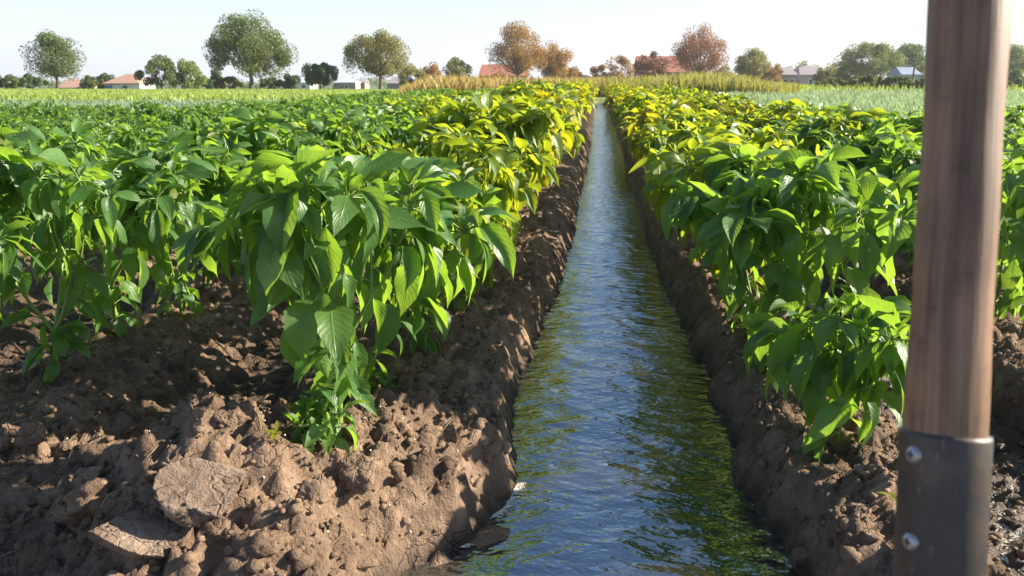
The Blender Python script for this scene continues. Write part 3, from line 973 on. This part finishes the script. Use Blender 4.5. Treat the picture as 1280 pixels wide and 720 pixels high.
G1 = 'trees along the far edge of the fields'
T = [
 ('tree', 'feathery round tree standing alone at the far left', 70, 72, 62, 44, 112, 'green', 100, 4200),
 ('tree', 'largest broad feathery tree with a short trunk at the left of the horizon', 312, 70, 108, 22, 112, 'green', 97, 10500),
 ('tree', 'round spreading olive tree right of the white roofed hut', 474, 80, 86, 42, 110, 'olive', 98, 7000),
 ('tree', 'tall narrow glow tinted russet tree above the red roofed house in the middle', 646, 95, 64, 33, 104, 'russet', 98, 6500),
 ('tree', 'shorter glow tinted russet tree touching the tall glow tinted russet tree on its right', 692, 100, 48, 58, 104, 'russet', 99, 5000),
 ('tree', 'large round glow tinted red brown tree right of the brick red house', 872, 100, 68, 38, 102, 'red', 99, 7000),
 ('tree', 'olive round tree with a pale side right of the glow tinted red brown tree', 940, 95, 46, 64, 102, 'olive', 100, 4500),
 ('tree', 'tall dark green tree left of the blue roofed shed', 1082, 85, 80, 55, 104, 'green', 100, 6500),
 ('tree', 'dark green tree between the blue roofed shed and the shovel handle', 1133, 90, 62, 58, 102, 'dark', 100, 4500),
 ('tree', 'green tree seen just right of the shovel handle', 1262, 85, 42, 58, 108, 'light', 104, 4200),
 ('tree', 'small dark green tree in front of the white house', 399, 78, 46, 78, 112, 'dark', 106, 4500),
]
for nm, lab, px, dist, w, top, bot, col, cb, n in T:
    tree(nm, lab, 'tree', px, dist, w, top, bot, col, int(px) + 5, n=int(n * 2.9), leaf=.085, nc=54, crown_bot=cb, group=G1)
Bu = [
 ('low green bush at the left edge of the picture', 8, 75, 40, 94, 'green'), ('low green bush right of the one at the left edge', 36, 78, 34, 94, 'dark'),
 ('small bush between the red roof ridge and the tan hut', 112, 90, 30, 96, 'green'), ('dark bush touching the tan hut on its left', 128, 95, 30, 92, 'dark'),
 ('dense dark green bush right of the tan hut', 200, 76, 48, 72, 'green'), ('lighter green bush joined to the dense dark one', 232, 77, 40, 76, 'light'),
 ('dark low bush left of the largest tree', 262, 82, 34, 88, 'dark'), ('sparse low bush under the largest tree on its left', 285, 72, 36, 96, 'light'),
 ('grey green bush under the largest tree on its right', 338, 78, 30, 98, 'green'), ('small bush left of the white house', 362, 88, 24, 91, 'dark'),
 ('olive bush in front of the grey sheds', 515, 84, 34, 82, 'olive'), ('small glow tinted brown bush left of the wooden post', 541, 98, 26, 82, 'russet'),
 ('pale olive bush right of the wooden post', 571, 92, 34, 75, 'olive'), ('glow tinted russet bush in front of the red roofed house', 625, 90, 36, 92, 'russet'),
 ('low glow tinted russet bush left of the pale tarpaulin', 712, 105, 26, 82, 'russet'), ('low glow tinted russet bush right of the pale tarpaulin', 748, 105, 30, 82, 'russet'),
 ('rounded glow tinted russet bush with a high right side', 772, 104, 34, 72, 'russet'), ('glow tinted red brown bush in front of the brick red house', 814, 98, 34, 64, 'red'),
 ('low olive bush between the glow tinted red brown tree and the olive tree', 905, 104, 28, 84, 'olive'), ('low bush left of the grey houses', 965, 100, 24, 80, 'russet'),
 ('bush behind the grey houses', 1003, 112, 40, 76, 'olive'), ('olive bush right of the grey houses', 1036, 95, 32, 80, 'olive'),
 ('small green bush left of the tall dark tree', 1058, 90, 36, 76, 'green'), ('pale green bush right of the shed, near the handle', 1150, 84, 24, 78, 'light'),
 ('dark low bush right of the handle at the picture edge', 1276, 70, 34, 84, 'dark'),
 ('hedge bush nearest the dirt mound', 1048, 50, 44, 98, 'green'), ('tall middle hedge bush beside the pale crop', 1084, 48, 46, 94, 'green'),
 ('dark hedge bush under the blue roofed shed', 1118, 47, 44, 96, 'dark'), ('hedge bush next to the shovel handle', 1150, 46, 40, 98, 'green'),
 ('low hedge bush right of the shovel handle', 1262, 46, 50, 96, 'dark'),
]
for lab, px, dist, w, top, col in Bu:
    tree('bush', lab, 'bush', px, dist, w * 1.15, top, 114, col, int(px) + 3, n=4200, crown_bot=113, nc=20, leaf=.08 if dist < 60 else .11, group='bushes along the far edge of the fields')

# low scrub far behind, one unbroken band
rng = np.random.default_rng(404)
ctr = []
for px in np.arange(-60, 1340, 4.0):
    dd = rng.uniform(118, 126); q = far_at(px, dd)
    top = 100.5 - 9 * (fbm(np.array([px]), np.array([2.0]), 60, 3)[0] + .25)
    zt = max(height_at(top, dd) - q[2], .5)
    for k in range(4): ctr.append(q + np.array([0, rng.uniform(-.6, .6), zt * rng.uniform(.15, .85)]))
ctr = np.array(ctr)
V, F = leaf_cloud(ctr, np.full(len(ctr), .34), 52000, .11, rng)
o = mesh_np('distant_scrub', V, F, TL['green'], None, False)
tag(o, 'low green scrub along the far horizon behind the houses', 'scrub', None, 'stuff')

# ------------------------------------------------------------------ far buildings
M_WHITE = simple_mat('whitewash', (.62, .60, .57), (.74, .73, .70), 3, .85)
M_TAN = simple_mat('clay_wall', (.34, .25, .18), (.45, .34, .25), 3, .9)
M_GREYW = simple_mat('grey_wall', (.26, .25, .25), (.36, .34, .33), 3, .9)
M_PINK = simple_mat('pink_plaster', (.55, .36, .30), (.64, .44, .37), 3, .85)
M_BRICK = simple_mat('red_brick', (.36, .13, .08), (.46, .18, .11), 5, .9)
M_RTILE = simple_mat('red_tile', (.34, .12, .075), (.44, .17, .11), 5, .8)
M_TILE = simple_mat('tan_tile', (.36, .21, .15), (.46, .28, .20), 5, .85)
M_SLATE = simple_mat('slate_roof', (.23, .20, .21), (.33, .29, .30), 5, .8)
M_METR = simple_mat('pale_metal_roof', (.48, .54, .60), (.60, .65, .70), 3, .5)
M_BLUER = simple_mat('blue_roof', (.22, .27, .36), (.30, .36, .46), 3, .6)
M_GLASS = simple_mat('dark_pane', (.03, .035, .04), (.06, .07, .08), 3, .15)
M_BLUE = simple_mat('blue_paint', (.10, .16, .34), (.14, .21, .42), 3, .6)
M_TARP = simple_mat('pale_tarpaulin', (.52, .42, .50), (.62, .52, .58), 3, .6)


def house(name, label, cat, px, dist, wpx, eave, ridge, wallm, roofm, depth=5.0, hip=.0, wins=2, chimney=None, rz=0.0, door=True):
    sc = dist / FPX; W = wpx * sc; b = far_at(px, dist)
    ze = height_at(eave, dist) - b[2]; zr = height_at(ridge, dist) - b[2]
    root = empty(name, tuple(b), YAW + rz, label, cat, None)
    mb = MB(); mb.box((-W / 2 * .94, -depth / 2, -.2), (W / 2 * .94, depth / 2, ze + .01))
    if hip == 0:
        for y in (-depth / 2,):
            pass
    mb.build('wall', wallm, root, False)
    mb = MB(); o = .25; t = .1
    hx = W / 2; hy = depth / 2 + o; rx = hx * (1 - hip)
    for k in (0, 1):
        z0 = ze + .02 + k * t
        v = [[-hx, -hy, z0], [hx, -hy, z0], [hx, hy, z0], [-hx, hy, z0], [-rx, 0, zr + k * t - .1], [rx, 0, zr + k * t - .1]]
        f = [[0, 1, 5, 4], [2, 3, 4, 5], [1, 2, 5, 5], [3, 0, 4, 4]]
        mb.add(v, f if k else [q[::-1] for q in f])
    mb.add([[-hx, -hy, ze + .02], [hx, -hy, ze + .02], [hx, hy, ze + .02], [-hx, hy, ze + .02], [-hx, -hy, ze + .02 + t], [hx, -hy, ze + .02 + t], [hx, hy, ze + .02 + t], [-hx, hy, ze + .02 + t]],
           [[0, 1, 5, 4], [1, 2, 6, 5], [2, 3, 7, 6], [3, 0, 4, 7]])
    rf = mb.build('roof', roofm, root, False)
    if chimney:
        cx, ct = chimney; mb = MB(); zc = height_at(ct, dist) - b[2]
        mb.box((cx * W - .18, -.2, ze), (cx * W + .18, .2, zc)); mb.box((cx * W - .24, -.26, zc), (cx * W + .24, .26, zc + .1))
        mb.build('chimney', M_WHITE, rf, False)
    for k in range(wins):
        x = (-.34 + .68 * (k + .5) / wins) * W + (.08 * W if door else 0)
        zc = ze * .55; ww, wh = min(.9, W * .12), min(1.0, ze * .42)
        mb = MB(); y = -depth / 2
        mb.box((x - ww / 2 - .08, y - .05, zc - wh / 2 - .08), (x + ww / 2 + .08, y + .02, zc + wh / 2 + .08))
        w = mb.build('window', M_WHITE, root, False)
        mb = MB(); mb.box((x - ww / 2, y - .062, zc - wh / 2), (x + ww / 2, y - .03, zc + wh / 2)); mb.build('pane', M_GLASS, w, False)
    if door:
        mb = MB(); x = -W * .36; mb.box((x - .42, -depth / 2 - .04, 0), (x + .42, -depth / 2 + .02, min(1.95, ze * .85))); mb.build('door', M_BLUE if wallm is M_WHITE else M_GREYW, root, False)
    return root


house('hut', 'hut with a tan hipped roof and white wall at the left', 'hut', 162, 92, 46, 105, 93, M_WHITE, M_TILE, 4, .85, 1)
house('house', 'reddish roof of a low house behind the feathery tree at the far left', 'house', 98, 96, 34, 110, 99, M_TAN, M_TILE, 4, .3, 1)
house('house', 'low white house left of the small dark green tree', 'house', 376, 96, 34, 104, 96, M_WHITE, M_METR, 4, .2, 2, (.1, 91))
house('hut', 'hut with a pale peaked metal roof right of the small dark tree', 'hut', 434, 90, 28, 104, 96, M_GREYW, M_METR, 3, .95, 1)
house('shed', 'small brown shed right of the pale roofed hut', 'shed', 452, 94, 14, 104, 99, M_TAN, M_SLATE, 3, 0, 1, door=False)
house('shed', 'grey gabled shed behind the olive bush', 'shed', 503, 98, 34, 105, 96, M_GREYW, M_SLATE, 4, .4, 1)
house('house', 'house with a red roof and pink wall behind the tall glow tinted russet tree', 'house', 630, 112, 62, 96, 82, M_PINK, M_RTILE, 5, .1, 3)
house('house', 'brick red house with a high red roof behind the red brown bush', 'house', 826, 116, 64, 92, 72, M_BRICK, M_RTILE, 6, .0, 3)
house('house', 'grey house with a slate roof and white window frames right of the olive tree', 'house', 973, 104, 34, 95, 85, M_GREYW, M_SLATE, 4, .2, 3)
house('house', 'grey house with a tall white chimney', 'house', 1010, 106, 36, 95, 84, M_GREYW, M_SLATE, 4, .25, 2, (-.28, 82))
house('shed', 'shed with a blue grey roof among dark trees near the handle', 'shed', 1129, 80, 26, 95, 85, M_GREYW, M_BLUER, 3, .2, 1)

b = far_at(537, 62); root = empty('wooden_post', tuple(b), 0, 'short weathered wooden post standing in the dry grass', 'post')
mb = MB(); zt = height_at(95, 62) - b[2]; mb.tube([[0, 0, -.2], [.02, 0, zt * .5], [.03, 0, zt]], [.14, .13, .12], 10, True); mb.build('shaft', M_TAN, root)
b = far_at(1141, 76); root = empty('utility_pole', tuple(b), YAW, 'thin utility pole with a crossarm beside the blue roofed shed', 'pole')
mb = MB(); zt = height_at(78, 76) - b[2]; mb.tube([[0, 0, -.2], [0, 0, zt]], [.11, .08], 8, True); mb.build('shaft', M_BARK, root)
mb = MB(); mb.box((-.5, -.05, zt - .35), (.5, .05, zt - .23)); mb.build('crossarm', M_BARK, root, False)
# pale tarpaulin tunnel
b = far_at(724, 110); W = 44 * .11; zt = height_at(94, 110) - b[2]
mb = MB(); th = np.linspace(0, math.pi, 13)
arc = np.stack([W / 2 * np.cos(th), 0 * th, zt * np.sin(th) ** .6], -1)
v = np.vstack([arc + [0, -3, 0], arc + [0, 3, 0]]); f = [[k, k + 1, k + 14, k + 13] for k in range(12)]
mb.add(v, f)
for s in (0, 1): mb.add(np.vstack([arc + [0, -3 + 6 * s, 0], [[0, -3 + 6 * s, 0]]]), [[k, k + 1, 13, 13] for k in range(12)])
o = mb.build('tarpaulin_tunnel', M_TARP); o.location = b; o.rotation_euler[2] = YAW
tag(o, 'low pale lilac tarpaulin tunnel between glow tinted russet bushes', 'tunnel')
# dirt mound
b = far_at(943, 52); sc = .052
v, f = clod_mesh('dirt_mound', 91, .42, 4, .14)
M_RED = soil_mat('mound_soil', (.27, .12, .065), (.15, .065, .038), False)
o = mesh_np('dirt_mound', v, f, M_RED); o.location = (b[0], b[1], 0.12); o.scale = (30 * sc, 26 * sc, 1.35)
tag(o, 'reddish brown mound of dug earth beside the pale crop', 'dirt mound')


# ------------------------------------------------------------------ grasses and the far crops
def blades(name, label, cat, pts, hgt, wid, mat, rng, lean=.25):
    n = len(pts); a = rng.uniform(0, 6.28, n); h = hgt * rng.uniform(.55, 1.2, n)
    if np.ndim(wid) == 0: wid = np.full(n, wid)
    side = np.stack([np.cos(a), np.sin(a), 0 * a], -1) * wid[:, None] * .5
    tip = np.stack([rng.normal(0, lean, n) * h, rng.normal(0, lean, n) * h, h], -1)
    mid = tip * np.array([.35, .35, .55])
    V = np.stack([pts - side, pts + side, pts + mid + side * .75, pts + mid - side * .75, pts + tip], 1)
    F = np.array([[0, 1, 2, 3], [3, 2, 4, 4]])
    V = np.stack([pts - side, pts + side, pts + mid + side * .8, pts + mid - side * .8, pts + tip + side * .1, pts + tip - side * .1], 1)
    F = np.array([[0, 1, 2, 3], [3, 2, 4, 5]])
    FF = (F[None] + (np.arange(n) * 6)[:, None, None]).reshape(-1, 4)
    o = mesh_np(name, V.reshape(-1, 3), FF, mat, None, False)
    return tag(o, label, cat, None, 'stuff')


def scatter(n, px0, px1, d0, d1, rng):
    px = rng.uniform(px0, px1, n); u = rng.uniform(0, 1, n)
    d = d0 * (d1 / d0) ** u
    dirs = FWD[None] + RGT[None] * ((px - 640) / FPX)[:, None] + UPV[None] * .26
    p = CAM + dirs * d[:, None]
    p[:, 2] = -.012 * np.clip(p[:, 1] - 60, 0, 90)
    return p, px, d


rng = np.random.default_rng(99)
M_GRASS = tree_leaf('meadow_grass', (.24, .31, .07)); M_STRAW = tree_leaf('dry_grass', (.30, .22, .075)); M_WEED = tree_leaf('tall_weed', (.22, .21, .05))
M_ONION = tree_leaf('pale_crop_leaf', (.20, .27, .17))
p, px, d = scatter(30000, -40, 560, 27, 75, rng)
blades('meadow_grass', 'green meadow grass behind the left pepper rows', 'grass', p, np.interp(d, [27, 50, 75], [.24, .14, .08]), .05 + .0006 * d, M_GRASS, rng)
p, px, d = scatter(9000, -40, 480, 16, 30, rng)
p[:, 2] = 0
keep = p[:, 1] > np.array([row_end(x) + .4 for x in p[:, 0]])
blades('pale_seedlings', 'pale band of low seedlings between peppers and meadow at the left', 'crop', p[keep], .14 * np.ones(keep.sum()), .05, M_ONION, rng, .5)
p, px, d = scatter(12000, 500, 760, 36, 62, rng)
hh = np.interp(px, [500, 545, 600, 690, 760], [.35, .95, .85, .8, .8]) * rng.uniform(.7, 1.1, len(px))
blades('dry_grass', 'straw coloured dry grass beyond the pepper rows in the middle', 'grass', p, hh, .09, M_STRAW, rng)
p, px, d = scatter(15000, 690, 1000, 36, 60, rng)
hh = np.interp(px, [690, 740, 800, 880, 930, 960, 1000], [.7, .75, .85, 1.05, .9, .6, .5]) * rng.uniform(.75, 1.1, len(px)) * (d / 45) ** .3
blades('tall_weeds', 'tall yellow green weeds beyond the furrow end and right of it', 'weeds', p, hh, .10, M_WEED, rng)
p, px, d = scatter(6000, 940, 1290, 44, 70, rng)
blades('meadow_grass', 'green grass under the hedge at the right', 'grass', p, .45 * np.ones(len(p)), .08, M_GRASS, rng)
p, px, d = scatter(26000, 840, 1290, 10, 46, rng)
keep = p[:, 1] > np.array([row_end(x) + .5 for x in p[:, 0]])
blades('pale_crop', 'pale grey green onion like crop right of the peppers', 'crop', p[keep], .26 * np.ones(keep.sum()), (.02 + .0012 * d)[keep], M_ONION, rng, .35)

# ------------------------------------------------------------------ light
SUN_AZ, SUN_EL = R(74), R(27)         # clockwise from +Y (the way the rows run)
w = bpy.data.worlds.new('World'); scene.world = w; w.use_nodes = True
nt = w.node_tree; bg = nt.nodes['Background']
sky = nt.nodes.new('ShaderNodeTexSky'); sky.sky_type = 'NISHITA'; sky.sun_disc = False
sky.sun_elevation = SUN_EL; sky.sun_rotation = SUN_AZ
sky.air_density = 1.0; sky.dust_density = .6; sky.ozone_density = 3.0
# the paler air low over the horizon
tcw = nt.nodes.new('ShaderNodeTexCoord'); sxw = nt.nodes.new('ShaderNodeSeparateXYZ'); nt.links.new(tcw.outputs['Generated'], sxw.inputs[0])
hz = math_node(nt, 'SUBTRACT', 1.0, math_node(nt, 'MULTIPLY', math_node(nt, 'ABSOLUTE', sxw.outputs[2]), 4.0), clamp=True)
skyc = mix_col(nt, math_node(nt, 'MULTIPLY', hz, .85), sky.outputs[0], (4.75, 5.05, 5.75))
nt.links.new(skyc, bg.inputs[0]); bg.inputs[1].default_value = .075
sl = bpy.data.lights.new('sun', 'SUN'); sl.energy = 5.0; sl.angle = R(.55); sl.color = (1.0, .90, .74)
so = bpy.data.objects.new('sun', sl); COL.objects.link(so)
so.rotation_euler = (R(90) - SUN_EL, 0, -SUN_AZ + math.pi)
vs = scene.view_settings
vs.view_transform = 'Standard'; vs.look = 'None'; vs.gamma = 1.0; vs.use_curve_mapping = False; vs.exposure = 1.55
scene.cycles.max_bounces = 6; scene.cycles.transparent_max_bounces = 8
scene.cycles.diffuse_bounces = 3; scene.cycles.glossy_bounces = 3; scene.cycles.transmission_bounces = 4
scene.cycles.use_denoising = True

# ------------------------------------------------------------------ air
hm, nt, N, L, out = new_mat('haze_air')
pv = N.new('ShaderNodeVolumePrincipled'); pv.inputs['Color'].default_value = (.95, .93, .90, 1)
pv.inputs['Density'].default_value = .0006; pv.inputs['Anisotropy'].default_value = .5
L.new(pv.outputs[0], out.inputs['Volume'])
mb = MB(); mb.box((-430, -10, -3.0), (430, 530, 14))
tag(mb.build('haze', hm, None, False), 'thin warm summer haze over the fields', 'haze', None, 'stuff')
